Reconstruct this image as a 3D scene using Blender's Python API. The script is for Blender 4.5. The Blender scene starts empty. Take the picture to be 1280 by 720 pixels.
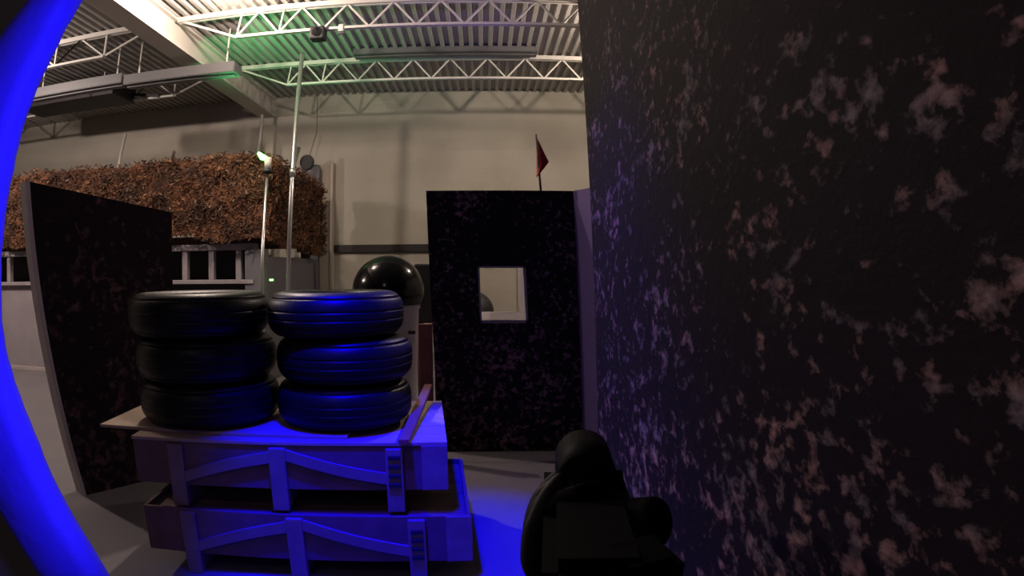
import bpy, bmesh, math, random
from mathutils import Vector, Matrix
R = math.radians
PI = math.pi
random.seed(7)
S = bpy.context.scene
C = S.collection

# ------------------------------------------------------------------ camera
F = 770.0                       # pixels per radian, wide action-camera lens
PIT, ROLL, YAW = R(1.8), R(0.15), R(2.5)
CAM = Vector((0, 0, 1.65))
_up = Vector((0, math.cos(PIT), math.sin(PIT)))
_fw = Vector((0, math.sin(PIT), -math.cos(PIT)))
_rt = Vector((1, 0, 0))
_rr = Matrix.Rotation(ROLL, 3, 'Z')
_up, _fw, _rt = _rr @ _up, _rr @ _fw, _rr @ _rt
H_ = math.cos(YAW) * _rt + math.sin(YAW) * _fw       # world X in camera space
D_ = -math.sin(YAW) * _rt + math.cos(YAW) * _fw      # world Y
# rows: world axes expressed in camera space
M = Matrix((H_, D_, _up))                            # world = M @ cam
cd = bpy.data.cameras.new('camera')
cam = bpy.data.objects.new('camera', cd)
C.objects.link(cam)
# re-orthonormalise
z = M @ Vector((0, 0, 1)); z.normalize()
x = M @ Vector((1, 0, 0)); x = (x - z * x.dot(z)).normalized()
y = z.cross(x)
MR = Matrix((x, y, z)).transposed()
cam.matrix_world = Matrix.Translation(CAM) @ MR.to_4x4()
cd.type = 'PANO'
cd.panorama_type = 'FISHEYE_LENS_POLYNOMIAL'
cd.sensor_width = 36
cd.fisheye_fov = R(170)
cd.fisheye_polynomial_k0 = 0
cd.fisheye_polynomial_k1 = -(1280 / 36) / F
cd.fisheye_polynomial_k2 = cd.fisheye_polynomial_k3 = cd.fisheye_polynomial_k4 = 0
cd.clip_start = 0.01
S.camera = cam


def ray(px, py):
    X, Y = px - 640, -(py - 360)
    r = math.hypot(X, Y) or 1e-9
    t = r / F
    return MR @ Vector((X / r * math.sin(t), Y / r * math.sin(t), -math.cos(t)))


def oY(px, py, Y):
    d = ray(px, py); return CAM + d * ((Y - CAM.y) / d.y)


def oX(px, py, X):
    d = ray(px, py); return CAM + d * ((X - CAM.x) / d.x)


def oZ(px, py, Z):
    d = ray(px, py); return CAM + d * ((Z - CAM.z) / d.z)


# ------------------------------------------------------------------ materials
def mat(name, col, rough=.7, metal=0., spec=.5, noise=None, bump=None):
    m = bpy.data.materials.new(name); m.use_nodes = True
    nt = m.node_tree; b = nt.nodes['Principled BSDF']
    b.inputs['Base Color'].default_value = (*col, 1)
    b.inputs['Roughness'].default_value = rough
    b.inputs['Metallic'].default_value = metal
    b.inputs['Specular IOR Level'].default_value = spec
    tc = nt.nodes.new('ShaderNodeTexCoord')
    if noise:                       # (scale, colour2, lo, hi)
        n = nt.nodes.new('ShaderNodeTexNoise'); n.inputs['Scale'].default_value = noise[0]
        n.inputs['Detail'].default_value = 5
        nt.links.new(tc.outputs['Object'], n.inputs['Vector'])
        r = nt.nodes.new('ShaderNodeValToRGB')
        r.color_ramp.elements[0].position = noise[2]; r.color_ramp.elements[0].color = (*col, 1)
        r.color_ramp.elements[1].position = noise[3]; r.color_ramp.elements[1].color = (*noise[1], 1)
        nt.links.new(n.outputs['Fac'], r.inputs['Fac'])
        nt.links.new(r.outputs['Color'], b.inputs['Base Color'])
    if bump:                        # (scale, strength)
        n2 = nt.nodes.new('ShaderNodeTexNoise'); n2.inputs['Scale'].default_value = bump[0]
        n2.inputs['Detail'].default_value = 4
        nt.links.new(tc.outputs['Object'], n2.inputs['Vector'])
        bp = nt.nodes.new('ShaderNodeBump'); bp.inputs['Strength'].default_value = bump[1]
        bp.inputs['Distance'].default_value = .01
        nt.links.new(n2.outputs['Fac'], bp.inputs['Height'])
        nt.links.new(bp.outputs['Normal'], b.inputs['Normal'])
    return m


def spatter(name, base, fleck, fleck2, scale, lo, stretch=(1, 1, 1), rot=(0, 0, 0), big=1.6, bump=.5, gain=.07):
    """dark board thrown with paler paint: flecks gathered into clusters"""
    m = bpy.data.materials.new(name); m.use_nodes = True
    nt = m.node_tree; N = nt.nodes; L = nt.links
    b = N['Principled BSDF']; b.inputs['Roughness'].default_value = .75
    b.inputs['Specular IOR Level'].default_value = .06
    tc = N.new('ShaderNodeTexCoord'); mp = N.new('ShaderNodeMapping')
    mp.inputs['Scale'].default_value = stretch; mp.inputs['Rotation'].default_value = rot
    L.new(tc.outputs['Object'], mp.inputs['Vector'])
    n1 = N.new('ShaderNodeTexNoise'); n1.inputs['Scale'].default_value = scale
    n1.inputs['Detail'].default_value = 6; n1.inputs['Roughness'].default_value = .6
    n1.inputs['Distortion'].default_value = .15
    n2 = N.new('ShaderNodeTexNoise'); n2.inputs['Scale'].default_value = big
    n2.inputs['Detail'].default_value = 2
    n3 = N.new('ShaderNodeTexNoise'); n3.inputs['Scale'].default_value = scale * .45
    for n in (n1, n2, n3): L.new(mp.outputs['Vector'], n.inputs['Vector'])
    a = N.new('ShaderNodeMath'); a.operation = 'MULTIPLY_ADD'; a.inputs[1].default_value = .34
    L.new(n2.outputs['Fac'], a.inputs[0]); L.new(n1.outputs['Fac'], a.inputs[2])
    r = N.new('ShaderNodeValToRGB')
    r.color_ramp.elements[0].position = lo; r.color_ramp.elements[0].color = (0, 0, 0, 1)
    r.color_ramp.elements[1].position = lo + gain; r.color_ramp.elements[1].color = (1, 1, 1, 1)
    # most paint landed on the lower half of the boards
    sx = N.new('ShaderNodeSeparateXYZ'); L.new(tc.outputs['Object'], sx.inputs[0])
    mr = N.new('ShaderNodeMapRange'); mr.inputs['From Min'].default_value = .6; mr.inputs['From Max'].default_value = 2.3
    mr.inputs['To Min'].default_value = .022; mr.inputs['To Max'].default_value = -.038
    L.new(sx.outputs['Z'], mr.inputs['Value'])
    ad = N.new('ShaderNodeMath'); ad.operation = 'ADD'; L.new(a.outputs[0], ad.inputs[0]); L.new(mr.outputs['Result'], ad.inputs[1])
    L.new(ad.outputs[0], r.inputs['Fac'])
    fm = N.new('ShaderNodeMix'); fm.data_type = 'RGBA'
    fm.inputs['A'].default_value = (*fleck, 1); fm.inputs['B'].default_value = (*fleck2, 1)
    r3 = N.new('ShaderNodeValToRGB'); r3.color_ramp.elements[0].position = .42; r3.color_ramp.elements[1].position = .58
    L.new(n3.outputs['Fac'], r3.inputs['Fac']); L.new(r3.outputs['Color'], fm.inputs['Factor'])
    mx = N.new('ShaderNodeMix'); mx.data_type = 'RGBA'; mx.inputs['A'].default_value = (*base, 1)
    L.new(r.outputs['Color'], mx.inputs['Factor']); L.new(fm.outputs['Result'], mx.inputs['B'])
    L.new(mx.outputs['Result'], b.inputs['Base Color'])
    bp = N.new('ShaderNodeBump'); bp.inputs['Strength'].default_value = bump; bp.inputs['Distance'].default_value = .008
    L.new(n1.outputs['Fac'], bp.inputs['Height']); L.new(bp.outputs['Normal'], b.inputs['Normal'])
    return m


def emis(name, col, st):
    m = mat(name, col)
    b = m.node_tree.nodes['Principled BSDF']
    b.inputs['Emission Color'].default_value = (*col, 1); b.inputs['Emission Strength'].default_value = st
    return m


def wall_mat():
    m = mat('painted_block', (.42, .39, .33), .85, noise=(.8, (.34, .31, .26), .35, .7))
    nt = m.node_tree; N = nt.nodes; L = nt.links
    tc = N.new('ShaderNodeTexCoord'); mp = N.new('ShaderNodeMapping')
    mp.inputs['Rotation'].default_value = (R(90), 0, 0)
    L.new(tc.outputs['Object'], mp.inputs['Vector'])
    br = N.new('ShaderNodeTexBrick'); br.inputs['Scale'].default_value = 1
    br.inputs['Brick Width'].default_value = .4; br.inputs['Row Height'].default_value = .2
    br.inputs['Mortar Size'].default_value = .006; br.inputs['Mortar Smooth'].default_value = .5
    L.new(mp.outputs['Vector'], br.inputs['Vector'])
    bp = N.new('ShaderNodeBump'); bp.invert = True; bp.inputs['Strength'].default_value = .25; bp.inputs['Distance'].default_value = .01
    L.new(br.outputs['Fac'], bp.inputs['Height'])
    L.new(bp.outputs['Normal'], N['Principled BSDF'].inputs['Normal'])
    return m


MT = dict(
    wall=wall_mat(),
    deck=mat('painted_deck', (.36, .34, .32), .55, .0),
    steel=mat('white_steel', (.55, .53, .48), .45),
    beam=mat('beam_paint', (.52, .49, .44), .5),
    floor=mat('concrete', (.17, .15, .16), .6, noise=(1.2, (.13, .12, .13), .3, .7), bump=(30, .1)),
    chrome=mat('galvanised', (.62, .62, .60), .28, .9),
    greymetal=mat('grey_sheet', (.09, .088, .09), .5),
    dark=mat('dark_paint', (.018, .013, .018), .6),
    darkrail=mat('dark_rail', (.012, .007, .009), .6),
    rubber=mat('tyre_rubber', (.005, .005, .006), .4, spec=.22, bump=(60, .1)),
    tread=mat('tread_rubber', (.005, .005, .006), .42, spec=.22, bump=(80, .12)),
    white=mat('white_board', (.30, .27, .28), .7, noise=(3, (.24, .21, .23), .3, .7)),
    paleboard=mat('pale_board', (.45, .40, .38), .75, noise=(4, (.36, .31, .30), .3, .7)),
    wood=mat('crate_wood', (.17, .10, .085), .7, noise=(6, (.12, .07, .06), .3, .7), bump=(25, .3)),
    wood2=mat('crate_batten', (.24, .18, .15), .65, noise=(8, (.18, .13, .11), .3, .7), bump=(30, .3)),
    ply=mat('plywood', (.42, .31, .22), .7, noise=(5, (.33, .24, .17), .3, .7)),
    redwood=mat('red_brown_wood', (.28, .10, .055), .7, noise=(6, (.18, .06, .04), .3, .7)),
    black=mat('black_plastic', (.004, .004, .005), .14, spec=.3),
    blackmat=mat('black_matt', (.008, .007, .009), .55),
    gun=mat('gun_body', (.004, .004, .005), .6, spec=.06),
    glove=mat('black_glove', (.006, .005, .008), .6, spec=.2, bump=(90, .1)),
    sleeve=mat('sleeve_cloth', (.05, .015, .02), .9),
    skin=mat('skin', (.45, .22, .16), .6),
    binw=mat('bin_white', (.50, .46, .52), .5),
    red=mat('flag_red', (.42, .035, .03), .8),
    stick=mat('flag_stick', (.12, .07, .05), .7),
    greyobj=mat('grey_board', (.13, .125, .14), .7),
    beige=mat('beige_board', (.42, .36, .30), .8),
    blue=mat('blue_foam', (.03, .015, .75), .8, bump=(25, .3)),
    net=mat('net_brown', (.15, .058, .022), .85, noise=(3, (.045, .019, .010), .4, .62)),
    net2=mat('net_tan', (.26, .14, .065), .5, noise=(2, (.08, .035, .018), .42, .6)),
    netd=mat('net_dark', (.035, .016, .011), .9),
    violet_lit=mat('violet_lit_board', (.10, .06, .20), .7),  # violet light falling on the hut's side wall, put into its base colour
    green=emis('green_lens', (.12, 1, .12), 9),
    led=emis('green_led', (.2, 1, .15), 6),
)
MT['camoBig'] = spatter('spattered_board_near', (.011, .008, .010), (.27, .16, .155), (.15, .12, .135), 30, .70, stretch=(1, .75, 1.15), rot=(R(28), 0, 0), big=4, bump=.4, gain=.19)
MT['camoBox'] = spatter('spattered_board_hut', (.012, .008, .014), (.26, .15, .19), (.16, .10, .13), 24, .70, big=2.4, bump=.3, gain=.14)
MT['camoLeft'] = spatter('spattered_board_left', (.016, .010, .013), (.13, .07, .075), (.06, .035, .045), 14, .70, big=1.6, bump=.3, gain=.16)


# ------------------------------------------------------------------ mesh helpers
def link(name, bm, m, parent=None, smooth=False):
    me = bpy.data.meshes.new(name)
    bmesh.ops.recalc_face_normals(bm, faces=bm.faces)
    bm.to_mesh(me); bm.free()
    for mm in (m if isinstance(m, (list, tuple)) else [m]): me.materials.append(mm)
    if smooth:
        for p in me.polygons: p.use_smooth = True
    o = bpy.data.objects.new(name, me); C.objects.link(o)
    if parent:
        o.parent = parent
        o.matrix_parent_inverse = Matrix.Translation(-Vector(parent.location)) if parent.rotation_euler.to_quaternion().angle < 1e-6 else parent.matrix_basis.inverted()
    return o


def tag(o, label, cat, group=None):
    o['label'] = label; o['category'] = cat
    if group: o['group'] = group
    return o


def struct(o): o['kind'] = 'structure'; return o


def empty(name, loc, label, cat, group=None):
    o = bpy.data.objects.new(name, None); C.objects.link(o); o.location = loc
    o.empty_display_size = .1
    return tag(o, label, cat, group)


def hexa(bm, P):
    """8 points: bottom 4 then top 4"""
    v = [bm.verts.new(p) for p in P]
    for f in ((0, 3, 2, 1), (4, 5, 6, 7), (0, 1, 5, 4), (1, 2, 6, 5), (2, 3, 7, 6), (3, 0, 4, 7)):
        bm.faces.new([v[i] for i in f])
    return v


def box(bm, x0, x1, y0, y1, z0, z1, bev=0):
    t = bmesh.new()
    hexa(t, [(x0, y0, z0), (x1, y0, z0), (x1, y1, z0), (x0, y1, z0), (x0, y0, z1), (x1, y0, z1), (x1, y1, z1), (x0, y1, z1)])
    if bev: bmesh.ops.bevel(t, geom=t.edges[:], offset=bev, segments=2, affect='EDGES', profile=.5)
    merge(bm, t)


def merge(bm, t):
    me = bpy.data.meshes.new('t'); t.to_mesh(me); t.free(); bm.from_mesh(me); bpy.data.meshes.remove(me)


def bar(bm, a, b, w, h=None, up=Vector((0, 0, 1)), bev=0):
    """rectangular bar from a to b"""
    a, b = Vector(a), Vector(b); h = h or w
    d = (b - a).normalized(); s = d.cross(up)
    if s.length < 1e-4: s = d.cross(Vector((0, 1, 0)))
    s.normalize(); u = s.cross(d)
    P = []
    for q in (a, b):
        for i, j in ((-1, -1), (1, -1), (1, 1), (-1, 1)): P.append(q + s * i * w / 2 + u * j * h / 2)
    t = bmesh.new(); hexa(t, P)
    if bev: bmesh.ops.bevel(t, geom=t.edges[:], offset=bev, segments=2, affect='EDGES')
    merge(bm, t)


def tube(bm, pts, r, seg=14, cap=True):
    pts = [Vector(p) for p in pts]
    rs = r if isinstance(r, (list, tuple)) else [r] * len(pts)
    rings = []; prev = None
    for i, p in enumerate(pts):
        d = (pts[min(i + 1, len(pts) - 1)] - pts[max(i - 1, 0)]).normalized()
        if prev is None:
            s = d.cross(Vector((0, 0, 1)))
            if s.length < .05: s = d.cross(Vector((0, 1, 0)))
        else: s = prev - d * prev.dot(d)
        s.normalize(); prev = s; u = s.cross(d)
        rings.append([bm.verts.new(p + (s * math.cos(2 * PI * k / seg) + u * math.sin(2 * PI * k / seg)) * rs[i]) for k in range(seg)])
    for a, b in zip(rings, rings[1:]):
        for k in range(seg): bm.faces.new((a[k], a[(k + 1) % seg], b[(k + 1) % seg], b[k]))
    if cap: bm.faces.new(rings[0]); bm.faces.new(rings[-1])


def lathe(bm, prof, c=(0, 0, 0), seg=48, close=False):
    c = Vector(c); rings = []
    for r, z in prof:
        rings.append([bm.verts.new(c + Vector((r * math.cos(2 * PI * k / seg), r * math.sin(2 * PI * k / seg), z))) for k in range(seg)] if r > 1e-5 else [bm.verts.new(c + Vector((0, 0, z)))])
    pairs = list(zip(rings, rings[1:])) + ([(rings[-1], rings[0])] if close else [])
    for a, b in pairs:
        for k in range(seg):
            k2 = (k + 1) % seg
            if len(a) == 1 and len(b) == 1: continue
            if len(a) == 1: bm.faces.new((a[0], b[k2], b[k]))
            elif len(b) == 1: bm.faces.new((a[k], a[k2], b[0]))
            else: bm.faces.new((a[k], a[k2], b[k2], b[k]))


def copy_tree(o, parent=None):
    c = o.copy(); C.objects.link(c); c.parent = parent
    for ch in list(o.children): copy_tree(ch, c)
    return c


# ------------------------------------------------------------------ room
HC = 5.2; DW = 12.0; XL, XR, YF = -15.0, 6.0, -3.0
bm = bmesh.new(); box(bm, XL, XR, YF, DW, -.1, 0); struct(link('floor', bm, MT['floor']))
bm = bmesh.new(); box(bm, XL, XR, DW, DW + .2, 0, HC + .1); struct(link('wall_back', bm, MT['wall']))
bm = bmesh.new(); box(bm, XL - .2, XL, YF, DW + .2, 0, HC + .1); struct(link('wall_left', bm, MT['wall']))
bm = bmesh.new(); box(bm, XR, XR + .2, YF, DW + .2, 0, HC + .1); struct(link('wall_right', bm, MT['wall']))
bm = bmesh.new(); box(bm, XL, XR, YF - .2, YF, 0, HC + .1); struct(link('wall_front', bm, MT['dark']))
# corrugated steel deck: flutes run front to back
bm = bmesh.new(); p = .152; prof = []
xx = XL
while xx < XR:
    prof += [(xx, HC), (xx + .055, HC), (xx + .07, HC + .05), (xx + .137, HC + .05)]; xx += p
prof.append((xx, HC))
a = [bm.verts.new((q[0], YF, q[1])) for q in prof]; b = [bm.verts.new((q[0], DW + .05, q[1])) for q in prof]
for i in range(len(prof) - 1): bm.faces.new((a[i], a[i + 1], b[i + 1], b[i]))
t0 = bm.verts.new((XL, YF, HC + .12)); t1 = bm.verts.new((xx, YF, HC + .12)); t2 = bm.verts.new((xx, DW + .05, HC + .12)); t3 = bm.verts.new((XL, DW + .05, HC + .12))
bm.faces.new((t0, t1, t2, t3))
struct(link('ceiling', bm, MT['deck']))
# pilaster under the beam, dark rail along the wall
pl = oY(329, 150, DW - .2); pr_ = oY(343, 150, DW - .2)
bm = bmesh.new(); box(bm, pl.x, pr_.x, DW - .2, DW, 0, 4.6); struct(link('wall_pilaster', bm, MT['wall']))
bm = bmesh.new()
ra = oY(415, 314, DW - .08); rb = oY(560, 309, DW - .08)
box(bm, ra.x, rb.x + 4, DW - .08, DW, ra.z - .03, ra.z + .12, .01); struct(link('trim_1', bm, MT['darkrail']))

# beam (I section) running front to back
be = oY(327, 148, DW); bx = be.x; bz = be.z
bm = bmesh.new()
bw = .32
box(bm, bx - .02, bx + bw, 0, DW, bz, bz + .035)
box(bm, bx - .02, bx + bw, 0, DW, HC - .035, HC)
box(bm, bx + bw * .22, bx + bw * .78, 0, DW, bz + .035, HC - .035)

beam = link('steel_beam', bm, MT['beam'])
tag(beam, 'wide cream-painted steel roof beam running from the camera side to the back wall', 'beam')
beam['kind'] = 'structure'

# joists
def joist(x0, x1, Y, zt, zb, label, start=None, n=None):
    e = empty('roof_joist', (x0, Y, zb), label, 'joist', 'open web roof joists')
    bm = bmesh.new()
    for s in (-1, 1): box(bm, x0, x1, Y + s * .035 - .018, Y + s * .035 + .018, zt - .07, zt)
    link('top_chord', bm, MT['steel'], e)
    bm = bmesh.new(); xa, xb = x0 + .95, x1 - .5
    for s in (-1, 1): box(bm, xa, xb, Y + s * .025 - .012, Y + s * .025 + .012, zb, zb + .035)
    link('bottom_chord', bm, MT['steel'], e)
    bm = bmesh.new(); st = .62; xc = xa; k = 0
    bar(bm, (x0 + .05, Y, zt - .05), (xa, Y, zb + .02), .03)
    while xc + st / 2 < xb:
        bar(bm, (xc, Y, zb + .02), (xc + st / 2, Y, zt - .05), .024)
        if xc + st < xb: bar(bm, (xc + st / 2, Y, zt - .05), (xc + st, Y, zb + .02), .024)
        if k < 2: bar(bm, (xc, Y, zb + .02), (xc + .05, Y, zt - .05), .02)
        xc += st; k += 1
    link('web', bm, MT['steel'], e)
    return e
Y1 = 7.5; Y2 = 9.85; ZB = 4.78
bR = bx + bw
joist(bR, XR, Y1, HC, ZB, 'front white open-web roof joist right of the cream beam, black speaker hung on it')
joist(bR, XR, Y2, HC, ZB, 'rear white open-web roof joist right of the cream beam, top of the tall silver pole')
def joistL(Y, label):
    x1 = bx; x0 = XL
    e = empty('roof_joist', (x1, Y, ZB), label, 'joist', 'open web roof joists')
    bm = bmesh.new()
    for s in (-1, 1): box(bm, x0, x1, Y + s * .035 - .018, Y + s * .035 + .018, HC - .07, HC)
    link('top_chord', bm, MT['steel'], e)
    bm = bmesh.new()
    for s in (-1, 1): box(bm, x0, x1 - .95, Y + s * .025 - .012, Y + s * .025 + .012, ZB, ZB + .035)
    link('bottom_chord', bm, MT['steel'], e)
    bm = bmesh.new(); xc = x1 - .95; st = 1.0
    bar(bm, (x1 - .05, Y, HC - .05), (xc, Y, ZB + .02), .03)
    while xc - st > x0:
        bar(bm, (xc, Y, ZB + .02), (xc, Y, HC - .05), .028)
        bar(bm, (xc, Y, ZB + .02), (xc - st / 2, Y, HC - .05), .024)
        bar(bm, (xc - st / 2, Y, HC - .05), (xc - st, Y, ZB + .02), .024)
        bar(bm, (xc, Y, ZB + .02), (xc + st / 2, Y, HC - .05), .024) if xc < x1 - 1 else None
        xc -= st
    link('web', bm, MT['steel'], e)
joistL(Y1, 'front white open-web roof joist left of the cream beam')
joistL(Y2, 'rear white open-web roof joist left of the cream beam, behind the hanging dark panel')

# long sheet strips (light housings) fixed along the rear joist
def strip(pa, pb, Y, label):
    a = oY(pa[0], pa[1], Y); b = oY(pb[0], pb[1], Y)
    e = empty('strip_light', ((a.x + b.x) / 2, Y, a.z), label, 'light fixture', 'unlit strip lights')
    bm = bmesh.new(); bar(bm, a, (b.x, Y, a.z), .30, .16, bev=.01); link('housing', bm, MT['greymetal'], e)
    bm = bmesh.new(); bar(bm, (a.x + .03, Y, a.z - .095), (b.x - .03, Y, a.z - .095), .11, .02); link('cover', bm, MT['greymetal'], e)
    for f in (.1, .9):
        X = a.x + (b.x - a.x) * f
        bm = bmesh.new(); box(bm, X - .01, X + .01, Y - .01, Y + .01, a.z + .08, HC)
        link('hanger', bm, MT['steel'], e)
strip((443, 66), (671, 66), Y2 - .3, 'unlit grey strip light along the rear joist, nearest the spattered wall')
strip((160, 103), (298, 81), 8.1, 'unlit grey strip light crossing under the cream beam')
strip((42, 120), (158, 103), 8.1, 'unlit grey strip light left of the beam, above the dark panel')
# dark hanging heater
c0 = oY(35, 131, 9.4); c1 = oY(185, 122, 9.4)
e = empty('ceiling_heater', ((c0.x + c1.x) / 2, 9.4, c0.z), 'dark flat box hanging below the ceiling at the upper left', 'heater')
bm = bmesh.new(); box(bm, c0.x, c1.x - .6, 9.1, 9.9, c0.z - .16, c0.z + .16, .01); link('body', bm, MT['darkrail'], e)
for s in (9.2, 9.8):
    bm = bmesh.new(); bar(bm, (c1.x - .62, s, c0.z), (c1.x, s, c0.z - .1), .05)
    link('bracket', bm, MT['darkrail'], e)
for X in (c0.x + .3, c1.x - .9):
    for s in (9.2, 9.8):
        bm = bmesh.new(); box(bm, X - .008, X + .008, s - .008, s + .008, c0.z + .1, HC)
        link('hanger', bm, MT['steel'], e)

# black speaker and clamp on the front joist
s0 = oY(398, 43, Y1)
e = empty('ceiling_speaker', s0, 'small black speaker hanging from the front roof joist', 'speaker')
bm = bmesh.new(); box(bm, s0.x - .1, s0.x + .1, Y1 - .1, Y1 + .08, s0.z - .09, s0.z + .09, .02); o = link('body', bm, MT['blackmat'], e)
bm = bmesh.new(); lathe(bm, [(0, 0), (.06, 0), (.065, .01), (0, .012)], (0, 0, 0), 24)
for v in bm.verts: v.co = Vector((s0.x + v.co.x, Y1 - .1 - v.co.z, s0.z + v.co.y))
link('grille', bm, MT['black'], e)
bm = bmesh.new(); bar(bm, (s0.x, Y1, s0.z + .08), (s0.x + .04, Y1, ZB + .03), .03); bar(bm, (s0.x - .1, Y1, s0.z + .08), (s0.x + .14, Y1, s0.z + .08), .02); link('bracket', bm, MT['blackmat'], e)
k0 = oY(427, 36, Y1)
e = empty('beam_clamp', k0, 'small grey clamp on the front joist beside the black speaker', 'clamp')
bm = bmesh.new(); box(bm, k0.x - .035, k0.x + .035, Y1 - .05, Y1 + .05, k0.z - .05, ZB + .06, .008); link('jaw', bm, MT['steel'], e)
bm = bmesh.new(); tube(bm, [(k0.x - .05, Y1, k0.z - .07), (k0.x + .05, Y1, k0.z - .05)], .02, 10); link('screw', bm, MT['greymetal'], e)

# ------------------------------------------------------------------ poles
def pole(name, a, b, r, label, m='chrome', extra=None, lean=0):
    e = empty(name, b, label, 'pole')
    bm = bmesh.new(); tube(bm, [b, a], r, 18); link('tube', bm, MT[m], e, True)
    return e
# tall silver scaffold pole
YP = 8.2
pa = oY(378, 66, YP); pb = oY(360, 362, YP)
d = (pb - pa); foot = pa + d * ((0 - pa.z) / d.z)
e = empty('scaffold_pole', foot, 'tall silver scaffold pole rising from behind the tyres to the roof joist', 'pole')
bm = bmesh.new(); tube(bm, [pa, foot], .032, 20); link('tube', bm, MT['chrome'], e, True)
bm = bmesh.new(); q = pa + d * .52; tube(bm, [q - d.normalized() * .06, q + d.normalized() * .06], .046, 18); link('coupler', bm, MT['chrome'], e, True)
bm = bmesh.new(); q2 = oY(366, 225, YP); tube(bm, [q2 - Vector((.06, 0, 0)), q2 + Vector((.07, 0, 0))], .02, 12); link('cross_pin', bm, MT['darkrail'], e, True)
bm = bmesh.new(); box(bm, foot.x - .08, foot.x + .08, YP - .08, YP + .08, 0, .012); link('base_plate', bm, MT['chrome'], e)
# conduit from the beam end down the wall
ca = oY(328, 149, DW - .3); cb = oY(323, 192, DW - .3)
e = empty('wall_conduit', (cb.x, DW - .3, 0), 'thin white pipe dropping from the end of the cream beam', 'pipe')
bm = bmesh.new(); tube(bm, [(ca.x, ca.y, bz), cb, (cb.x, DW - .3, 0)], .035, 14); link('tube', bm, MT['steel'], e, True)
# left slender pole
la = oY(157, 167, 10.5); lb = oY(148, 208, 10.5)
dl = lb - la; fl = la + dl * ((oY(330, 303, 8.6).z + .125 - la.z) / dl.z)
e = empty('mast_pole', fl, 'slender white pole sticking up behind the brown netting at upper left', 'pole')
bm = bmesh.new(); tube(bm, [la, fl + Vector((0, 0, .006))], .03, 12); link('tube', bm, MT['steel'], e, True)

# ------------------------------------------------------------------ netted two storey fort
YN = 8.6
nc = oY(330, 194, YN); XN = nc.x
nb = oY(330, 303, YN)
ZT, ZN = nc.z, nb.z
fort = empty('watch_fort', (XN, YN, 0), 'raised timber fort with pale studs behind the tyre stacks', 'fort')
XNL = -11.6
YE = DW - .6
gz = oY(300, 352, YN).z; tz = oY(300, 308, YN).z
bm = bmesh.new()
box(bm, XNL, XN - .1, YN - .05, YN + .12, tz - .05, tz + .04, .006)
link('top_rail', bm, MT['white'], fort)
bm = bmesh.new(); box(bm, XNL, XN - .1, YN - .12, YN + .12, gz - .03, gz + .03, .006)
link('ledge', bm, MT['white'], fort)
for px in (12, 232, 265, 299):
    q = oY(px, 330, YN)
    bm = bmesh.new(); box(bm, q.x - .045, q.x + .045, YN - .03, YN + .06, gz + .03, tz - .05, .004)
    link('stud', bm, MT['white'], fort)
cx0_ = oY(306, 330, YN - .1).x
bm = bmesh.new(); box(bm, XNL, XN - .1, YN + .12, YN + .16, 0, gz - .03); link('lower_board', bm, MT['dark'], fort)
bm = bmesh.new(); box(bm, XNL, cx0_, YN + .45, YN + .48, gz - .2, ZN - .02); link('recess_shade', bm, MT['darkrail'], fort)  # added dark sheet standing in for shade in the recess behind the studs
cx0 = oY(306, 330, YN - .1).x; cx1 = oY(330, 330, YN - .1).x
bm = bmesh.new(); box(bm, cx0, cx1, YN - .1, YN + .1, 0, ZN - .1, .005); link('corner_post', bm, MT['greyobj'], fort)
bm = bmesh.new(); box(bm, XN - .06, XN, YN + .1, YE, 0, ZN - .2); link('side_board', bm, MT['greyobj'], fort)
bm = bmesh.new(); box(bm, XNL, XN - .1, YN + .2, YE, ZN, ZN + .12); link('upper_deck', bm, MT['wood'], fort)
bm = bmesh.new(); q = oY(60, 545, YN); box(bm, XNL, oY(150, 545, YN).x, YN - .06, YN + .12, .0, .07, .005); link('sill_board', bm, MT['paleboard'], fort)
bm = bmesh.new(); box(bm, XNL, oY(62, 400, YN).x, YN - .04, YN + .1, .07, gz - .03); link('pale_panel', bm, MT['white'], fort)
bm = bmesh.new(); q = oY(338, 350, YN - .2)
box(bm, q.x - .012, q.x + .012, YN - .21, YN - .1, q.z - .012, q.z + .012, .003); o = link('indicator_light', bm, MT['led'], fort); o['label'] = 'tiny green light'

# netting: sagging cloth surfaces with hundreds of ragged tags
net = empty('camouflage_net', (XN, YN, ZN), 'brown ragged camouflage netting draped over the upper deck of the fort', 'netting')
rnd = random.Random(3)
def net_top(t):                # waviness of the top edge
    return ZT - .03 + .02 * math.sin(t * 1.9) + .02 * math.sin(t * 5.1)
def add_tag(bm, p, n, s, mi):
    a = Vector((rnd.gauss(0, 1), rnd.gauss(0, 1), rnd.gauss(0, .6)))
    a = (a - n * a.dot(n) * .6).normalized(); b_ = a.cross(n).normalized()
    b_ = (b_ + n * rnd.uniform(-.8, .8)).normalized()
    L = s * rnd.uniform(.7, 1.9); W = s * rnd.uniform(.25, .5)
    p = p + n * rnd.uniform(.0, .07)
    vs = [bm.verts.new(q) for q in (p - a * L / 2, p + b_ * W / 2 - a * L * .1, p + a * L / 2 + n * rnd.uniform(-.02, .05), p - b_ * W / 2)]
    f = bm.faces.new(vs); f.material_index = mi
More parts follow.
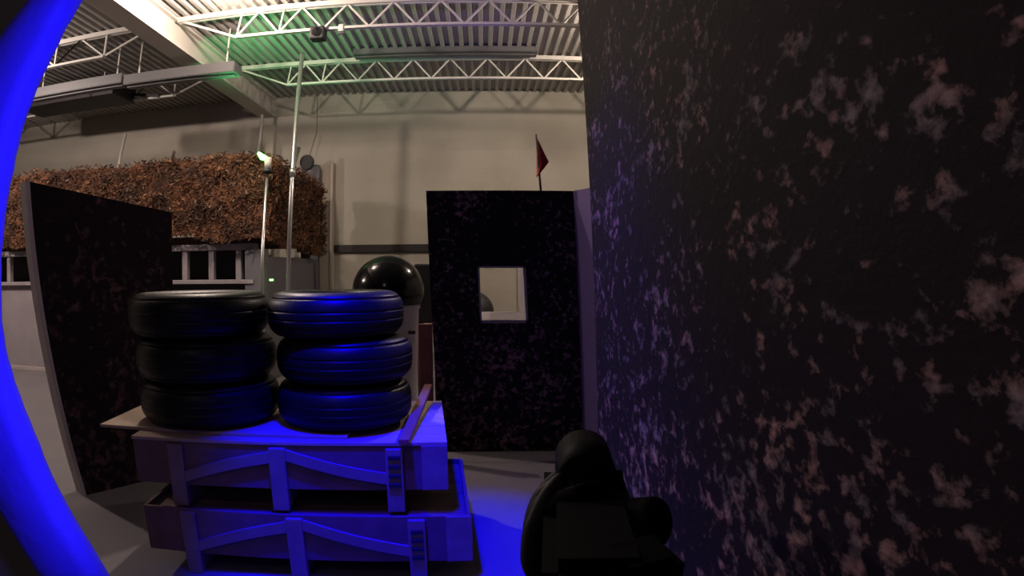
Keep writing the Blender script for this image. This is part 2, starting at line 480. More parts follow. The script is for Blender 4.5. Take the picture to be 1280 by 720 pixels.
def net_side(name, f0, f1, n, cnt, wd, seam=False, tags=(0, 1)):
    """f0(t)/f1(t): bottom/top points for t in 0..1"""
    bm = bmesh.new(); nu, nv = 90, 16; g = []
    for i in range(nu + 1):
        col = []
        for j in range(nv + 1):
            t = i / nu; v = j / nv
            p = f0(t).lerp(f1(t), v) + n * (.05 * math.sin(i * .9 + j * .7) + .04 * math.sin(i * .33 - j * .9) + rnd.uniform(0, .03))
            col.append(bm.verts.new(p))
        g.append(col)
    for i in range(nu):
        for j in range(nv): bm.faces.new((g[i][j], g[i + 1][j], g[i + 1][j + 1], g[i][j + 1]))
    r = bmesh.ops.extrude_face_region(bm, geom=bm.faces[:])
    for v in r['geom']:
        if isinstance(v, bmesh.types.BMVert): v.co = v.co - n * .02
    for k in range(cnt):
        t, v = rnd.random(), rnd.uniform(-.02, 1.03)
        add_tag(bm, f0(t).lerp(f1(t), v) + n * .06, n, wd, rnd.choices((0, 1, 2), (7, 2, 3))[0])
    me_ = [MT['net'], MT['net2'], MT['netd']]
    # no normal recalculation needed for loose tags
    me = bpy.data.meshes.new(name); bm.to_mesh(me); bm.free()
    for q in me_: me.materials.append(q)
    o = bpy.data.objects.new(name, me); C.objects.link(o); o.parent = net; o.matrix_parent_inverse = Matrix.Translation(-net.location)
    return o
def zb_front(t): return ZN + .05 + .05 * math.sin(t * 40) + .04 * math.sin(t * 17)
net_side('front_drape', lambda t: Vector((XNL + (XN + .2 - XNL) * t, YN - .17, zb_front(t))), lambda t: Vector((XNL + (XN + .2 - XNL) * t, YN - .15, net_top((XN - XNL) * t))), Vector((0, -1, 0)), 11000, .065)
net_side('side_drape', lambda t: Vector((XN + .15, YN - .22 + (YE - YN + .22) * t, ZN - .12 * t + .05 * math.sin(t * 20))), lambda t: Vector((XN + .14, YN - .22 + (YE - YN + .22) * t, net_top(0) - .02 - .45 * max(0, t - .8) - .05 * t)), Vector((1, 0, 0)), 3000, .065).name = 'side_drape'
# lamp pole with green lens at the corner of the net
gp = oY(335, 205, YN - .55)
e = empty('lamp_pole', (gp.x, gp.y, 0), 'slim grey pole with a glowing green lamp at its top, by the netting corner', 'lamp')
bt = oY(327, 350, YN - .55)
dd = bt - gp; dd = dd; ft = gp + dd * ((0 - gp.z) / dd.z); e.location = ft
bm = bmesh.new(); tube(bm, [gp, ft], .022, 14); link('tube', bm, MT['chrome'], e, True)
bm = bmesh.new(); tube(bm, [gp + Vector((0, 0, -.08)), gp + Vector((0, 0, .09))], .05, 18); link('housing', bm, MT['steel'], e, True)
bm = bmesh.new(); tube(bm, [gp + Vector((-.005, 0, -.13)), gp + Vector((-.005, 0, -.075))], .075, 18); link('collar', bm, MT['blackmat'], e, True)
gl = oY(330, 196, YN - .55)
bm = bmesh.new(); tube(bm, [gl + Vector((-.09, 0, .06)), gl + Vector((-.03, 0, .0)), gl + Vector((.06, 0, -.04))], [.02, .045, .03], 14); o = link('lens', bm, MT['green'], e, True); o['label'] = 'glowing green lens'
# short steel stub pole
sa = oY(374, 184, 11.2); sb = oY(371, 219, 11.2); sb.x -= .12
e = empty('stub_pole', (sb.x, sb.y, ZN + .12), 'short silver pole standing behind the tall pole, on the netted deck', 'pole')
bm = bmesh.new(); tube(bm, [sa, sb, (sb.x - .02, sb.y, ZN + .12)], .038, 14); link('tube', bm, MT['chrome'], e, True)
# grey board with disc on top of the net
YG = 11.62; g0 = oY(378, 207, YG); g1 = oY(400, 240, YG)
e = empty('grey_target', ((g0.x + g1.x) / 2, YG, 0), 'grey rounded target board with a disc on top, behind the tall silver pole', 'target')
bm = bmesh.new(); box(bm, g0.x, g1.x, YG - .03, YG + .03, 0, g0.z, .05); link('board', bm, MT['greyobj'], e)
dc = oY(384, 203, YG - .05)
bm = bmesh.new(); lathe(bm, [(0, 0), (.14, 0), (.15, .02), (.14, .04), (0, .04)], (0, 0, 0), 28)
for v in bm.verts: v.co = Vector((dc.x + v.co.x, dc.y - v.co.z, dc.z + v.co.y))
link('disc', bm, MT['blackmat'], e)
h0 = oY(401, 206, DW - .15); h1 = oY(413, 300, DW - .15)
e = empty('beige_board', ((h0.x + h1.x) / 2, DW - .15, 0), 'narrow beige board standing against the back wall behind the netting end', 'board')
bm = bmesh.new(); box(bm, h0.x, h1.x, DW - .2, DW - .05, 0, h0.z, .008); link('panel', bm, MT['beige'], e)
bm = bmesh.new(); box(bm, h1.x, h1.x + .05, DW - .22, DW - .03, 0, h0.z + .02, .005); link('edge_batten', bm, MT['beige'], e)
w0 = oY(396, 165, YG)
e = tag(link('hanging_wire', (lambda b_: (tube(b_, [oY(397, 119, YG), w0, dc + Vector((.02, .05, .1))], .006, 6), b_)[1])(bmesh.new()), MT['darkrail']), 'thin dark wire hanging above the grey target board', 'wire')

# ------------------------------------------------------------------ left spattered panel
# near edge foot, traced to the floor

PN = Vector((-3.03, 3.71, 0)); PF = Vector((-2.50, 4.56, 0)); HL = 2.3
e = empty('barricade_panel', (PN + PF) / 2, 'dark paint-spattered barricade panel with a pale end, left of the tyres', 'barricade')
dl = (PF - PN).normalized(); nl = Vector((-dl.y, dl.x, 0))          # towards the left
def pp(u, z, t):                 # u 0 near edge .. 1 far edge; the near edge rakes out, the top falls to the far side
    L_ = (PF - PN).length
    rake = -.29 * (z / HL) * (1 - u)
    return PN + dl * (u * L_ + rake) + nl * t + Vector((-.02 * z, 0, z * (1 - .075 * u)))
def slab(bm, u0, u1, t0, t1, z0, z1):
    hexa(bm, [pp(u0, z0, t0), pp(u1, z0, t0), pp(u1, z0, t1), pp(u0, z0, t1), pp(u0, z1, t0), pp(u1, z1, t0), pp(u1, z1, t1), pp(u0, z1, t1)])
bm = bmesh.new(); slab(bm, .03, 1, 0, .018, 0, HL); link('spattered_board', bm, MT['camoLeft'], e)
bm = bmesh.new(); slab(bm, 0, .03, 0, .15, 0, HL); o = link('end_board', bm, MT['paleboard'], e); o['label'] = 'pale end board'
bm = bmesh.new(); slab(bm, .03, 1, .132, .15, 0, HL); link('back_board', bm, MT['dark'], e)
bm = bmesh.new(); slab(bm, .03, 1, .018, .132, HL - .05, HL); link('top_rail', bm, MT['dark'], e)

# ------------------------------------------------------------------ hut panel with the square opening
YB = 5.4; HB = 2.34
hut = empty('hut_barricade', (.15, YB, 0), 'dark paint-spattered hut wall with a small square opening, red flag on top', 'barricade')
LX = -.045                                           # it leans a little
def hx(x, z): return x + LX * (z - HB)
x0, x1 = -.52, .78; w0_, w1_ = -.085, .315; v0, v1 = 1.19, 1.66
T = .10
bm = bmesh.new()
def hpan(xa, xb, za, zb):
    hexa(bm, [(hx(xa, za), YB, za), (hx(xb, za), YB, za), (hx(xb, za), YB + T, za), (hx(xa, za), YB + T, za),
              (hx(xa, zb), YB, zb), (hx(xb, zb), YB, zb), (hx(xb, zb), YB + T, zb), (hx(xa, zb), YB + T, zb)])
hpan(x0, w0_, 0, HB); hpan(w1_, x1, 0, HB); hpan(w0_, w1_, 0, v0); hpan(w0_, w1_, v1, HB)
link('front_wall', bm, MT['camoBox'], hut)
bm = bmesh.new(); TW = 1.1
hpan2 = lambda xa, xb, za, zb, ya, yb: hexa(bm, [(hx(xa, za), ya, za), (hx(xb, za), ya, za), (hx(xb, za), yb, za), (hx(xa, za), yb, za),
                                              (hx(xa, zb), ya, zb), (hx(xb, zb), ya, zb), (hx(xb, zb), yb, zb), (hx(xa, zb), yb, zb)])
hpan2(w1_ - .008, w1_ + .012, v0 - .02, v1 + .012, YB - .004, YB + TW)
hpan2(w0_ - .012, w1_ + .012, v0 - .02, v0 + .006, YB - .004, YB + TW)
hpan2(w0_ - .012, w0_ + .004, v0 - .02, v1 + .012, YB - .004, YB + T + .01)
hpan2(w0_ - .012, w1_ + .012, v1 - .004, v1 + .012, YB - .004, YB + T + .01)
o = link('opening_lining', bm, MT['white'], hut); o['label'] = 'pale wooden lining'
WX, WY = 1.30, 4.35                                  # the side wall splays out towards the viewer
bm = bmesh.new(); hexa(bm, [(hx(x1, 0), YB, 0), (hx(WX, 0), WY, 0), (hx(WX, 0) + .09, WY + .04, 0), (hx(x1, 0) + .09, YB + T, 0),
                            (hx(x1, HB), YB, HB), (hx(WX, HB), WY, HB), (hx(WX, HB) + .09, WY + .04, HB), (hx(x1, HB) + .09, YB + T, HB)])
o = link('wing_wall', bm, MT['violet_lit'], hut); o['label'] = 'plain side wall, violet light painted into its colour'

# flag
fz = HB; fx = oY(676, 236, YB + .05).x
ft_ = oY(670, 168, YB + .05)
e = empty('red_flag', (fx, YB + .05, fz), 'small folded red flag on a thin stick above the square-opening hut', 'flag')
bm = bmesh.new(); tube(bm, [(fx, YB + .05, fz), ft_], [.011, .008], 10); link('stick', bm, MT['stick'], e, True)
bm = bmesh.new(); g = []
top = ft_ + Vector((.004, 0, -.02)); bl_ = oY(671, 222, YB + .05); rt_ = oY(686, 203, YB + .05); bt_ = oY(676, 216, YB + .05)
for i in range(13):
    v = i / 12; col = []
    lft = top.lerp(bl_, v)
    if v < .75: rgt = top.lerp(rt_, v / .75)
    else: rgt = rt_.lerp(bt_, (v - .75) / .25)
    for j in range(9):
        u = j / 8
        q = lft.lerp(rgt, u) + Vector((0, .022 * math.sin(u * 9 + v * 2) * (v + .15), 0))
        col.append(bm.verts.new(q))
    g.append(col)
for i in range(12):
    for j in range(8): bm.faces.new((g[i][j], g[i + 1][j], g[i + 1][j + 1], g[i][j + 1]))
r = bmesh.ops.extrude_face_region(bm, geom=bm.faces[:])
for v in r['geom']:
    if isinstance(v, bmesh.types.BMVert): v.co.y += .004
link('cloth', bm, MT['red'], e, True)

# ------------------------------------------------------------------ large near wall on the right
XW = .42
e = empty('spattered_wall', (XW, 1.2, 0), 'tall dark wall thrown with pink and grey paint flecks, filling the right half', 'barricade')
bm = bmesh.new()
yt, yb_ = 2.62, 2.22                                  # far edge leans away slightly
HW = 2.95
def fy(z): return 2.20 + (z - .9) * .22 if z > .9 else 2.20
P = [(XW, -.9, 0), (XW, fy(.9), 0), (XW + .10, fy(.9), 0), (XW + .10, -.9, 0), (XW, -.9, .9), (XW, fy(.9), .9), (XW + .10, fy(.9), .9), (XW + .10, -.9, .9)]
hexa(bm, P)
P = [(XW, -.9, .9), (XW, fy(.9), .9), (XW + .10, fy(.9), .9), (XW + .10, -.9, .9), (XW, -.9, HW), (XW, fy(HW), HW), (XW + .10, fy(HW), HW), (XW + .10, -.9, HW)]
hexa(bm, P)
bmesh.ops.remove_doubles(bm, verts=bm.verts, dist=.0005)
link('board', bm, MT['camoBig'], e)
bm = bmesh.new(); box(bm, XW + .1, XW + .19, -.9, 2.1, 0, .09); box(bm, XW + .1, XW + .19, -.9, -.81, .09, HW); box(bm, XW + .1, XW + .19, .6, .69, .09, HW); box(bm, XW + .1, XW + .19, 2.0, 2.09, .09, HW)
link('rear_framing', bm, MT['wood2'], e)

# ------------------------------------------------------------------ crates
def crate(w, dpt, ht, label, loc, rot, open_top=False):
    """ammunition style crate on posts: front is -Y, origin at front left foot"""
    e = empty('wooden_crate', (0, 0, 0), label, 'crate', 'stacked wooden crates')
    z0 = .115; t = .02
    b = bmesh.new()
    box(b, 0, w, 0, t, z0, ht, .003); box(b, 0, w, dpt - t, dpt, z0, ht, .003)
    box(b, 0, t, t, dpt - t, z0, ht, .003); box(b, w - t, w, t, dpt - t, z0, ht, .003)
    box(b, t, w - t, t, dpt - t, z0, z0 + t)
    link('body', b, MT['wood'], e)
    b = bmesh.new()
    if open_top:
        for k in range(5):
            y0 = t + k * (dpt - 2 * t) / 5
            box(b, t, w - t, y0 + .003, y0 + (dpt - 2 * t) / 5 - .003, ht - .05, ht - .03, .002)
    else:
        for k in range(6):
            y0 = -.01 + k * (dpt + .02) / 6
            box(b, -.005, w + .005, y0 + .002, y0 + (dpt + .02) / 6 - .002, ht, ht + .018, .002)
    link('lid', b, MT['ply'] if not open_top else MT['wood'], e)
    px_ = [w * .155, w * .49, w * .845]; pw = .09
    for X in px_:
        b = bmesh.new(); box(b, X - pw / 2, X + pw / 2, -.03, -.001, 0, ht - .012, .004); link('post', b, MT['wood2'], e)
        b = bmesh.new(); box(b, X - pw / 2, X + pw / 2, dpt + .001, dpt + .03, 0, ht - .012, .004); link('post', b, MT['wood2'], e)
        b = bmesh.new(); box(b, X - .04, X + .04, .03, dpt - .03, 0.0, z0 - .001, .004); link('skid', b, MT['wood2'], e)
    def brace(xa, za, xb, zb, sag):
        b = bmesh.new(); n = 10; P = []
        for i in range(n + 1):
            u = i / n
            P.append((xa + (xb - xa) * u, za + (zb - za) * u - sag * math.sin(PI * u)))
        rows = []
        for (X, Z) in P: rows.append([b.verts.new(q) for q in ((X, -.022, Z - .03), (X, -.022, Z + .03), (X, -.002, Z + .03), (X, -.002, Z - .03))])
        for p_, q_ in zip(rows, rows[1:]):
            for k in range(4): b.faces.new((p_[k], p_[(k + 1) % 4], q_[(k + 1) % 4], q_[k]))
        b.faces.new(rows[0]); b.faces.new(rows[-1])
        link('brace', b, MT['wood2'], e)
    brace(px_[0] + pw / 2, z0 + .055, px_[1] - pw / 2, ht - .065, -.012)
    brace(px_[1] + pw / 2, ht - .05, px_[2] - pw / 2, z0 + .07, .012)
    # rope cleats on the right post
    b = bmesh.new(); X = px_[2]
    for k in range(4): box(b, X - .032, X + .032, -.042, -.029, z0 + .03 + k * .05, z0 + .052 + k * .05, .003)
    link('cleat', b, MT['dark'], e)
    b = bmesh.new(); box(b, w - .13, w + .006, -.012, -.001, z0, ht + .0, .004); link('corner_board', b, MT['wood2'], e)
    e.location = loc; e.rotation_euler = (0, 0, rot)
    return e
# crates rotated a few degrees
RC = R(4.5)
crate(1.82, 1.0, .38, 'lower wooden crate standing on the floor, blue-lit, beneath the other crate', (-1.90, 2.86, 0), RC, True)
crate(1.75, 1.0, .362, 'upper wooden crate carrying the tyres, blue-lit with X braces', (-1.95, 2.92, .381), R(5.5))
ZB2 = .381 + .362 + .018
# sheet under the tyres
bm = bmesh.new(); box(bm, 0, 1.52, 0, .93, 0, .018, .003)
o = link('plywood_sheet', bm, MT['ply']); o.location = (-2.25, 3.02, ZB2 + .001); o.rotation_euler = (0, 0, R(3))
tag(o, 'bare plywood sheet on the upper crate under the tyres, corner sticking out left', 'plywood')
ZS = ZB2 + .02
# leaning stake
sa = oZ(504, 546, ZS + .03); sb_ = oZ(534, 490, ZS + .06)
o = bmesh.new(); bar(o, (sa.x, sa.y, ZB2 + .02), (sb_.x, sb_.y + .1, ZB2 + .10), .055, .028, bev=.003)
tag(link('wooden_stake', o, MT['redwood']), 'reddish wooden stake lying on the upper crate beside the right tyre stack', 'stake')
# post behind
a0 = oY(531, 405, 5.1)
bm = bmesh.new(); box(bm, a0.x - .055, a0.x + .06, 5.08, 5.14, 0, a0.z, .004)
tag(link('timber_post', bm, MT['redwood']), 'orange-brown upright timber between the white bin and the dark hut wall', 'post')

# ------------------------------------------------------------------ tyres
TW_ = .248
def tyre(TR, name='tyre'):
    e = empty(name, (0, 0, 0), 'x', 'tyre', 'worn tyres stacked on the crates')
    h = TW_ / 2
    prof = []
    def outer(z_):             # full round section
        return TR - .062 * (abs(z_) / h) ** 3.2
    for i in range(17):
        z_ = -h * .72 + 1.44 * h * i / 16
        r = outer(z_)
        if i in (6, 10): prof += [(r, z_ - .002), (r - .003, z_ - .001), (r - .003, z_ + .001), (r, z_ + .002)]
        else: prof.append((r, z_))
    inner = [(TR - .05, h * .70), (TR - .05, -h * .70)]
    b = bmesh.new(); lathe(b, prof + inner, seg=112, close=True)
    link('tread', b, MT['tread'], e, True)
    for s in (1, -1):
        pr = [(outer(h * .72) - .0005, .722 * h), (outer(h * .84), .84 * h), (outer(h * .93) - .003, .93 * h), (TR - .075, h * .985), (TR - .09, h), (TR - .105, h), (TR - .115, h * .985), (TR - .14, h * .95),
              (TR - .165, h * .86), (TR - .178, h * .74), (TR - .170, h * .68), (TR - .13, h * .80), (TR - .08, h * .84), (TR - .055, h * .74)]
        b = bmesh.new(); lathe(b, [(r, z_ * s) for r, z_ in pr], seg=112, close=True)
        link('sidewall', b, MT['rubber'], e, True)
    return e
TR = .395
first = {'right': tyre(.395), 'left': tyre(.435)}; used = set()
names = {('right', 2): 'top tyre of the right-hand stack, blue glint on its shoulder',
         ('right', 1): 'middle tyre of the right-hand stack, faint raised lettering, bulging to the right',
         ('right', 0): 'bottom tyre of the right-hand stack, resting on the plywood by the stake',
         ('left', 2): 'top tyre of the left-hand stack, overhanging to the left',
         ('left', 1): 'middle tyre of the left-hand stack, in deep shadow',
         ('left', 0): 'bottom tyre of the left-hand stack, by the bare plywood corner'}
pos = {'right': [(-.825, 3.47), (-.815, 3.47), (-.86, 3.46)], 'left': [(-1.66, 3.40), (-1.67, 3.40), (-1.705, 3.39)]}
for st in ('right', 'left'):
    for k in range(3):
        o = copy_tree(first[st]) if st in used else first[st]
        used.add(st)
        o.location = (pos[st][k][0], pos[st][k][1], ZS + TW_ / 2 + .002 + k * (TW_ + .001))
        o.rotation_euler = (0, 0, rnd.uniform(0, 6))
        o['label'] = names[(st, k)]
        if (st, k) == ('right', 1):
            # worn raised marks on this sidewall edge
            b = bmesh.new()
            for q, wq in ((0, .012), (.03, .006), (.055, .016), (.085, .006)):
                a_ = R(-84) + q / TR
                c_ = Vector((math.cos(a_), math.sin(a_), 0)); t_ = Vector((-c_.y, c_.x, 0))
                p_ = Vector((o.location.x, o.location.y, o.location.z - .005)) + c_ * (TR - .002)
                bar(b, p_ - t_ * wq / 2, p_ + t_ * wq / 2, .008, .010)
            me = bpy.data.meshes.new('moulded_mark'); b.to_mesh(me); b.free(); me.materials.append(MT['rubber'])
            mo = bpy.data.objects.new('moulded_mark', me); C.objects.link(mo)
            bpy.context.view_layer.update()
            mo.parent = o; mo.matrix_parent_inverse = (Matrix.Translation(o.location) @ o.rotation_euler.to_matrix().to_4x4()).inverted()

# ------------------------------------------------------------------ domed bin and black case behind
bc = Vector((-1.0, 6.3, 0))
e = empty('domed_bin', bc, 'white bin with a glossy black dome top, behind the right tyre stack', 'bin')
bm = bmesh.new(); lathe(bm, [(0, 0), (.27, 0), (.275, .02), (.315, 1.24), (.33, 1.25), (.33, 1.29), (.31, 1.295), (0, 1.295)], bc, 48); link('bin_body', bm, MT['binw'], e, True)
bm = bmesh.new()
pr = [(0, 1.30), (.33, 1.30), (.37, 1.31), (.375, 1.42)] + [(.375 * math.cos(R(a_)), 1.42 + .375 * math.sin(R(a_))) for a_ in range(8, 90, 8)] + [(0, 1.795)]
lathe(bm, pr, bc, 64); link('dome_lid', bm, MT['black'], e, True)
bm = bmesh.new(); hq = oY(516, 416, 5.98); box(bm, hq.x - .05, hq.x + .02, 5.99, 6.06, hq.z - .015, hq.z + .015, .004); link('handle', bm, MT['blackmat'], e)
c0_ = oY(517, 330, 7.0); c1_ = oY(550, 404, 7.0)
bm = bmesh.new(); box(bm, c0_.x, c1_.x, 7.0, 7.4, c1_.z, c0_.z, .02)
e = empty('equipment_case', ((c0_.x + c1_.x) / 2, 7.2, 0), 'matt black case on a stand between the dome bin and the hut', 'case')
link('body', bm, MT['blackmat'], e)
bm = bmesh.new()
for X in (c0_.x + .05, c1_.x - .05):
    for Y in (7.05, 7.35): box(bm, X - .02, X + .02, Y - .02, Y + .02, 0, c1_.z)
link('stand', bm, MT['blackmat'], e)
# black ball seen through the opening
bp_ = oY(588, 398, 8.6)
e = empty('black_barrel', (bp_.x, 8.6, 0), 'round-topped black drum seen through the square opening of the hut', 'drum')
bm = bmesh.new(); rz = .33; zt_ = oY(600, 363, 8.6).z
lathe(bm, [(0, 0), (.30, 0), (.31, .03), (rz, .4), (.31, .41), (rz, .43), (rz, zt_ - .3)] + [(rz * math.cos(R(a_)), zt_ - .3 + .3 * math.sin(R(a_))) for a_ in range(10, 90, 10)] + [(0, zt_)], (bp_.x, 8.6, 0), 48)
link('drum_body', bm, MT['blackmat'], e, True)
bm = bmesh.new(); lathe(bm, [(.335, .78), (.345, .785), (.345, .815), (.335, .82)], (bp_.x, 8.6, 0), 48, close=True); link('hoop', bm, MT['darkrail'], e, True)
# vertical trim on back wall seen through the opening
tq = oY(647, 370, DW - .05)
bm = bmesh.new(); box(bm, tq.x, tq.x + .12, DW - .06, DW, 0, 3.2, .01); struct(link('trim_2', bm, MT['beige']))

# ------------------------------------------------------------------ blue padded hoop at the left edge
arch = empty('padded_hoop', (0, .62, 0), 'curved bright blue padded hoop standing close by at the left edge', 'hoop')
YH = .62
ca_ = ray(645, 345); cc = CAM + ca_ * (YH / ca_.y)
def hoop_pt(px, py, Y=YH): return oY(px, py, Y)
inner = [(330, 900), (215, 830), (160, 770), (112, 698), (62, 608), (35, 545), (10, 480), (-4, 420), (-8, 350), (-5, 290), (8, 210), (22, 150), (44, 92), (70, 38), (92, -4), (125, -50), (170, -100)]
outer = [(250, 930), (135, 850), (90, 780), (48, 710), (-12, 610), (-42, 545), (-68, 480), (-85, 420), (-90, 350), (-86, 290), (-72, 200), (-50, 140), (-20, 88), (10, 40), (44, -2), (84, -54), (135, -110)]
iv = [hoop_pt(*q) for q in inner]; ov = [hoop_pt(*q) for q in outer]
# carry the foot to the floor
a_, b_ = iv[0], ov[0]
iv = [Vector((a_.x, YH, 0)), Vector((a_.x, YH, a_.z * .5))] + iv; ov = [Vector((a_.x - .08, YH, 0)), Vector((a_.x - .08, YH, a_.z * .5))] + ov
def ribbon(bm, A, B, y0, y1, sub=4, wob=0):
    AA, BB = [], []
    for i in range(len(A) - 1):
        for k in range(sub):
            u = k / sub
            p0, p1, p2, p3 = [A[max(0, min(len(A) - 1, i + q))] for q in (-1, 0, 1, 2)]
            AA.append(.5 * (2 * p1 + (p2 - p0) * u + (2 * p0 - 5 * p1 + 4 * p2 - p3) * u * u + (3 * p1 - p0 - 3 * p2 + p3) * u ** 3))
            p0, p1, p2, p3 = [B[max(0, min(len(B) - 1, i + q))] for q in (-1, 0, 1, 2)]
            BB.append(.5 * (2 * p1 + (p2 - p0) * u + (2 * p0 - 5 * p1 + 4 * p2 - p3) * u * u + (3 * p1 - p0 - 3 * p2 + p3) * u ** 3))
    AA.append(A[-1]); BB.append(B[-1])
    rows = []
    for p_, q_ in zip(AA, BB):
        w = rnd.uniform(-wob, wob); p_ = p_ + (p_ - q_).normalized() * w
        m_ = (p_ + q_) / 2; rr_ = (p_ - q_) / 2; row = []
        for k in range(12):
            a = 2 * PI * k / 12
            ca2 = math.copysign(abs(math.cos(a)) ** .6, math.cos(a)); sa2 = math.copysign(abs(math.sin(a)) ** .6, math.sin(a))
            row.append(bm.verts.new(m_ + rr_ * ca2 + Vector((0, (y1 - y0) / 2 * sa2 + (y0 + y1) / 2 - YH, 0))))
        rows.append(row)
    for p_, q_ in zip(rows, rows[1:]):
        for k in range(12): bm.faces.new((p_[k], p_[(k + 1) % 12], q_[(k + 1) % 12], q_[k]))
    bm.faces.new(rows[0]); bm.faces.new(rows[-1])
bm = bmesh.new(); ribbon(bm, iv, ov, YH - .02, YH + .03, wob=.0015); link('blue_padding', bm, MT['blue'], arch, True)
ov2 = [p_ + Vector((-.30, 0, .0)) for p_ in ov]
bm = bmesh.new(); ribbon(bm, [p_ + (q_ - p_) * .7 for p_, q_ in zip(iv, ov)], ov2, YH + .03, YH + .06); link('dark_backing', bm, MT['greymetal'], arch)

# ------------------------------------------------------------------ paintball marker held in a gloved hand
gun = empty('paintball_marker', oY(745, 700, .52), 'black paintball marker held pointing forward at the bottom centre', 'marker')
g0_, g1_ = oY(748, 760, .46), oY(724, 592, .82)
ax = (g1_ - g0_).normalized()
bm = bmesh.new(); bar(bm, g0_, g0_ + ax * .26, .098, .085, bev=.014); link('receiver', bm, MT['gun'], gun)
bm = bmesh.new(); bar(bm, g0_ + ax * .24, g1_ - ax * .04, .098, .07, bev=.014)
link('handguard', bm, MT['gun'], gun)
bm = bmesh.new(); q = g0_ + ax * .16
bar(bm, q + Vector((0, 0, .05)), g1_ + Vector((0, 0, .042)), .024, .014, bev=.002)
for k in range(12):
    c_ = q + (g1_ - q) * (k + .5) / 12 + Vector((0, 0, .052)); bar(bm, c_ - ax * .006, c_ + ax * .006, .027, .007)
link('top_rail', bm, MT['gun'], gun)
bm = bmesh.new(); tube(bm, [g1_ - ax * .06, g1_ + ax * .10, g1_ + ax * .10, g1_ + ax * .13], [.016, .016, .021, .021], 20); link('barrel', bm, MT['gun'], gun, True)
sc = oY(731, 585, .70)
bm = bmesh.new(); tube(bm, [sc - ax * .05, sc - ax * .048, sc + ax * .05, sc + ax * .052], [.030, .035, .035, .030], 24); link('sight', bm, MT['gun'], gun, True)
bm = bmesh.new(); sp = oY(728, 548, .80); bar(bm, sc - Vector((0, 0, .045)), sc, .03, .03); link('sight_base', bm, MT['gun'], gun); bm = bmesh.new(); bar(bm, sp - Vector((0, 0, .05)), sp, .022, .012, up=Vector((0, 1, 0)), bev=.002); link('front_sight', bm, MT['gun'], gun); bm = bmesh.new()
bar(bm, oY(750, 590, .72), oY(757, 640, .66), .05, .045, bev=.01)
link('sight_mount', bm, MT['gun'], gun)
ta, tb = oY(770, 655, .62), oY(826, 654, .58)
ad = (tb - ta).normalized()
bm = bmesh.new(); tube(bm, [ta, ta + ad * .002, tb - ad * .006, tb], [.022, .029, .029, .024], 28); link('side_canister', bm, MT['gun'], gun, True)
bm = bmesh.new(); bar(bm, oY(775, 700, .52), oY(822, 745, .46), .07, .06, bev=.012); link('grip', bm, MT['gun'], gun)

# gloved hand
hand = None
vs, es, rs = [], [], []
def chain(pts, rad, root=None):
    prev = root
    for p_, r_ in zip(pts, rad):
        vs.append(tuple(p_)); rs.append(r_); i = len(vs) - 1
        if prev is not None: es.append((prev, i))
        prev = i
    return prev
gs = ax.cross(Vector((0, 0, 1))).normalized(); gu = gs.cross(ax)
def gp_(t, a, b): return g0_ + ax * t + gs * a + gu * b
fore = chain([gp_(.02, -0.075, -.13), gp_(.09, -0.060, -.10)], [.030, .027])
T0 = (.150, .174, .198, .221)
sp_ = fore; spine = []
for t_ in T0:
    sp_ = chain([gp_(t_, -0.025, -.062)], [.021], sp_); spine.append(sp_)
def person(name):
    me = bpy.data.meshes.new(name); me.from_pydata(vs, es, []); me.update()
    o = bpy.data.objects.new(name, me); C.objects.link(o)
    me.materials.append(MT['glove'])
    s = o.modifiers.new('skin', 'SKIN')
    lay = me.skin_vertices[0] if me.skin_vertices else None
    if lay is None:
        bpy.context.view_layer.objects.active = o
        bpy.ops.object.select_all(action='DESELECT'); o.select_set(True)
        bpy.ops.mesh.customdata_skin_add(); lay = me.skin_vertices[0]
    for i, r_ in enumerate(rs): lay.data[i].radius = (r_, r_); lay.data[i].use_root = (i == 0)
    s.use_smooth_shade = True
    o.modifiers.new('sub', 'SUBSURF').levels = 2; o.modifiers['sub'].render_levels = 2
    return o
for i, t_ in enumerate(T0):
    f_ = (0, .004, .003, -.004)[i]
    chain([gp_(t_ + .003, -0.052, -.038), gp_(t_ + .006, -0.060 - f_, -.006), gp_(t_ + .010, -0.050 - f_, .026), gp_(t_ + .013, -0.028, .044), gp_(t_ + .014, -0.010, .048)],
          [.0118, .0112, .0108, .0098, .0082], spine[i])
chain([gp_(.140, -0.062, -.030), gp_(.150, -0.060, .010), gp_(.166, -0.045, .042), gp_(.186, -0.026, .060)], [.014, .0125, .0115, .0092], spine[0])
hand = person('person')
tag(hand, "person's black-gloved hand gripping the left side of the marker", 'person')
bm = bmesh.new(); q0, q1 = gp_(-.06, -.103, -.175), gp_(.055, -.077, -.115)
tube(bm, [q0, q0.lerp(q1, .5), q1], [.042, .038, .034], 24); o = link('sleeve', bm, MT['sleeve'], hand, True)

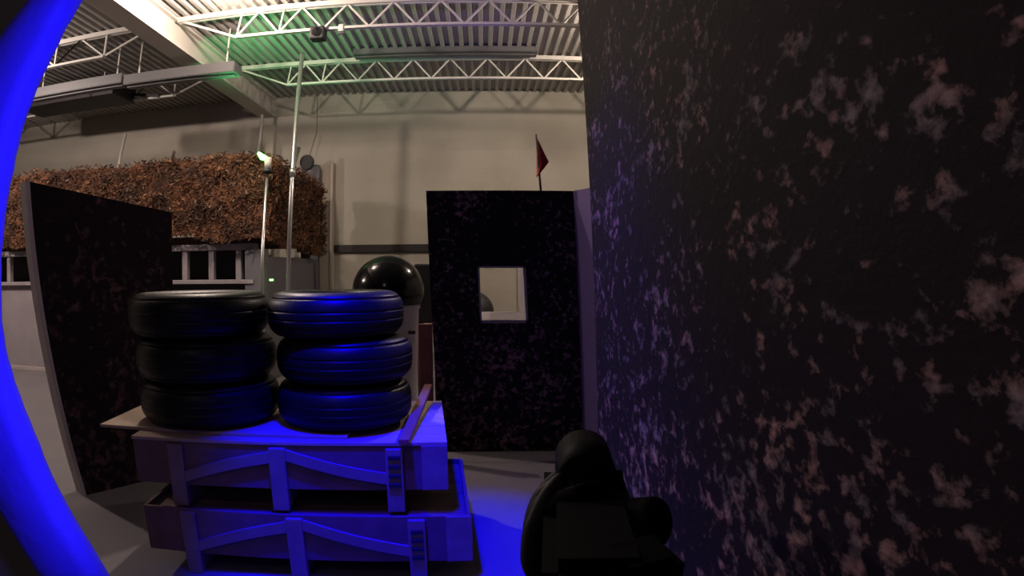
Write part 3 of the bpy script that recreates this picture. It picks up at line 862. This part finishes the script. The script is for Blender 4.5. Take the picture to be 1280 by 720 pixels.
# ------------------------------------------------------------------ light
def light(kind, name, loc, col, power, size=.1, aim=None, **kw):
    l = bpy.data.lights.new(name, kind); l.color = col; l.energy = power
    if kind == 'AREA': l.size = size
    else: l.shadow_soft_size = size
    for k_, v_ in kw.items(): setattr(l, k_, v_)
    o = bpy.data.objects.new(name, l); C.objects.link(o); o.location = loc
    if aim is not None: o.rotation_euler = (Vector(aim) - Vector(loc)).to_track_quat('-Z', 'Y').to_euler()
    return o
WARM = (1, .80, .68)
light('POINT', 'high_bay_lamp', (-3.1, 6.4, 4.85), WARM, 310, .05)
light('POINT', 'high_bay_lamp_2', (2.3, 7.9, 4.8), (1, .81, .68), 250, .05)
light('POINT', 'left_wall_fill', (-8.2, 5.6, 4.7), (1, .82, .74), 520, .08)  # fill added to brighten the back wall's left part, no fixture there
light('POINT', 'far_lamp', (-1.5, -1.8, 4.6), (1, .78, .78), 28, .1)
light('SPOT', 'green_spot', (-3.6, 8.15, 3.7), (.15, 1, .3), 120, .05, aim=(-3.0, 8.7, 5.2), spot_size=R(130), spot_blend=1)
light('POINT', 'green_glow', gl + Vector((.0, -.12, .05)), (.1, 1, .15), .8, .03)
light('SPOT', 'violet_spot', (0.2, 5.6, 3.0), (.4, .22, 1), 90, .1, aim=(-.9, 8.6, 5.2), spot_size=R(70), spot_blend=1)
light('SPOT', 'blue_spot', (-.62, 2.3, 3.9), (.0, .0, 1), 2900, .06, aim=(-.38, 2.95, .3), spot_size=R(40), spot_blend=.6)
light('SPOT', 'blue_fill_spot', (-.62, 1.9, 3.2), (.05, .0, 1), 260, .06, aim=(.1, 2.3, .2), spot_size=R(78), spot_blend=1)  # fill added to spread blue light over the near wall and tyres
light('SPOT', 'hoop_fill', (-.25, .42, 1.65), (.20, .15, 1), 13, .03, aim=(-.85, .62, 1.65), spot_size=R(130), spot_blend=.5)  # lamp added only to light the hoop, no fixture belongs to it
w = bpy.data.worlds.new('world'); S.world = w; w.use_nodes = True
w.node_tree.nodes['Background'].inputs[0].default_value = (.008, .006, .009, 1)
w.node_tree.nodes['Background'].inputs[1].default_value = 1

S.view_settings.view_transform = 'Standard'; S.view_settings.look = 'None'
S.view_settings.exposure = 0; S.view_settings.gamma = 1; S.view_settings.use_curve_mapping = False
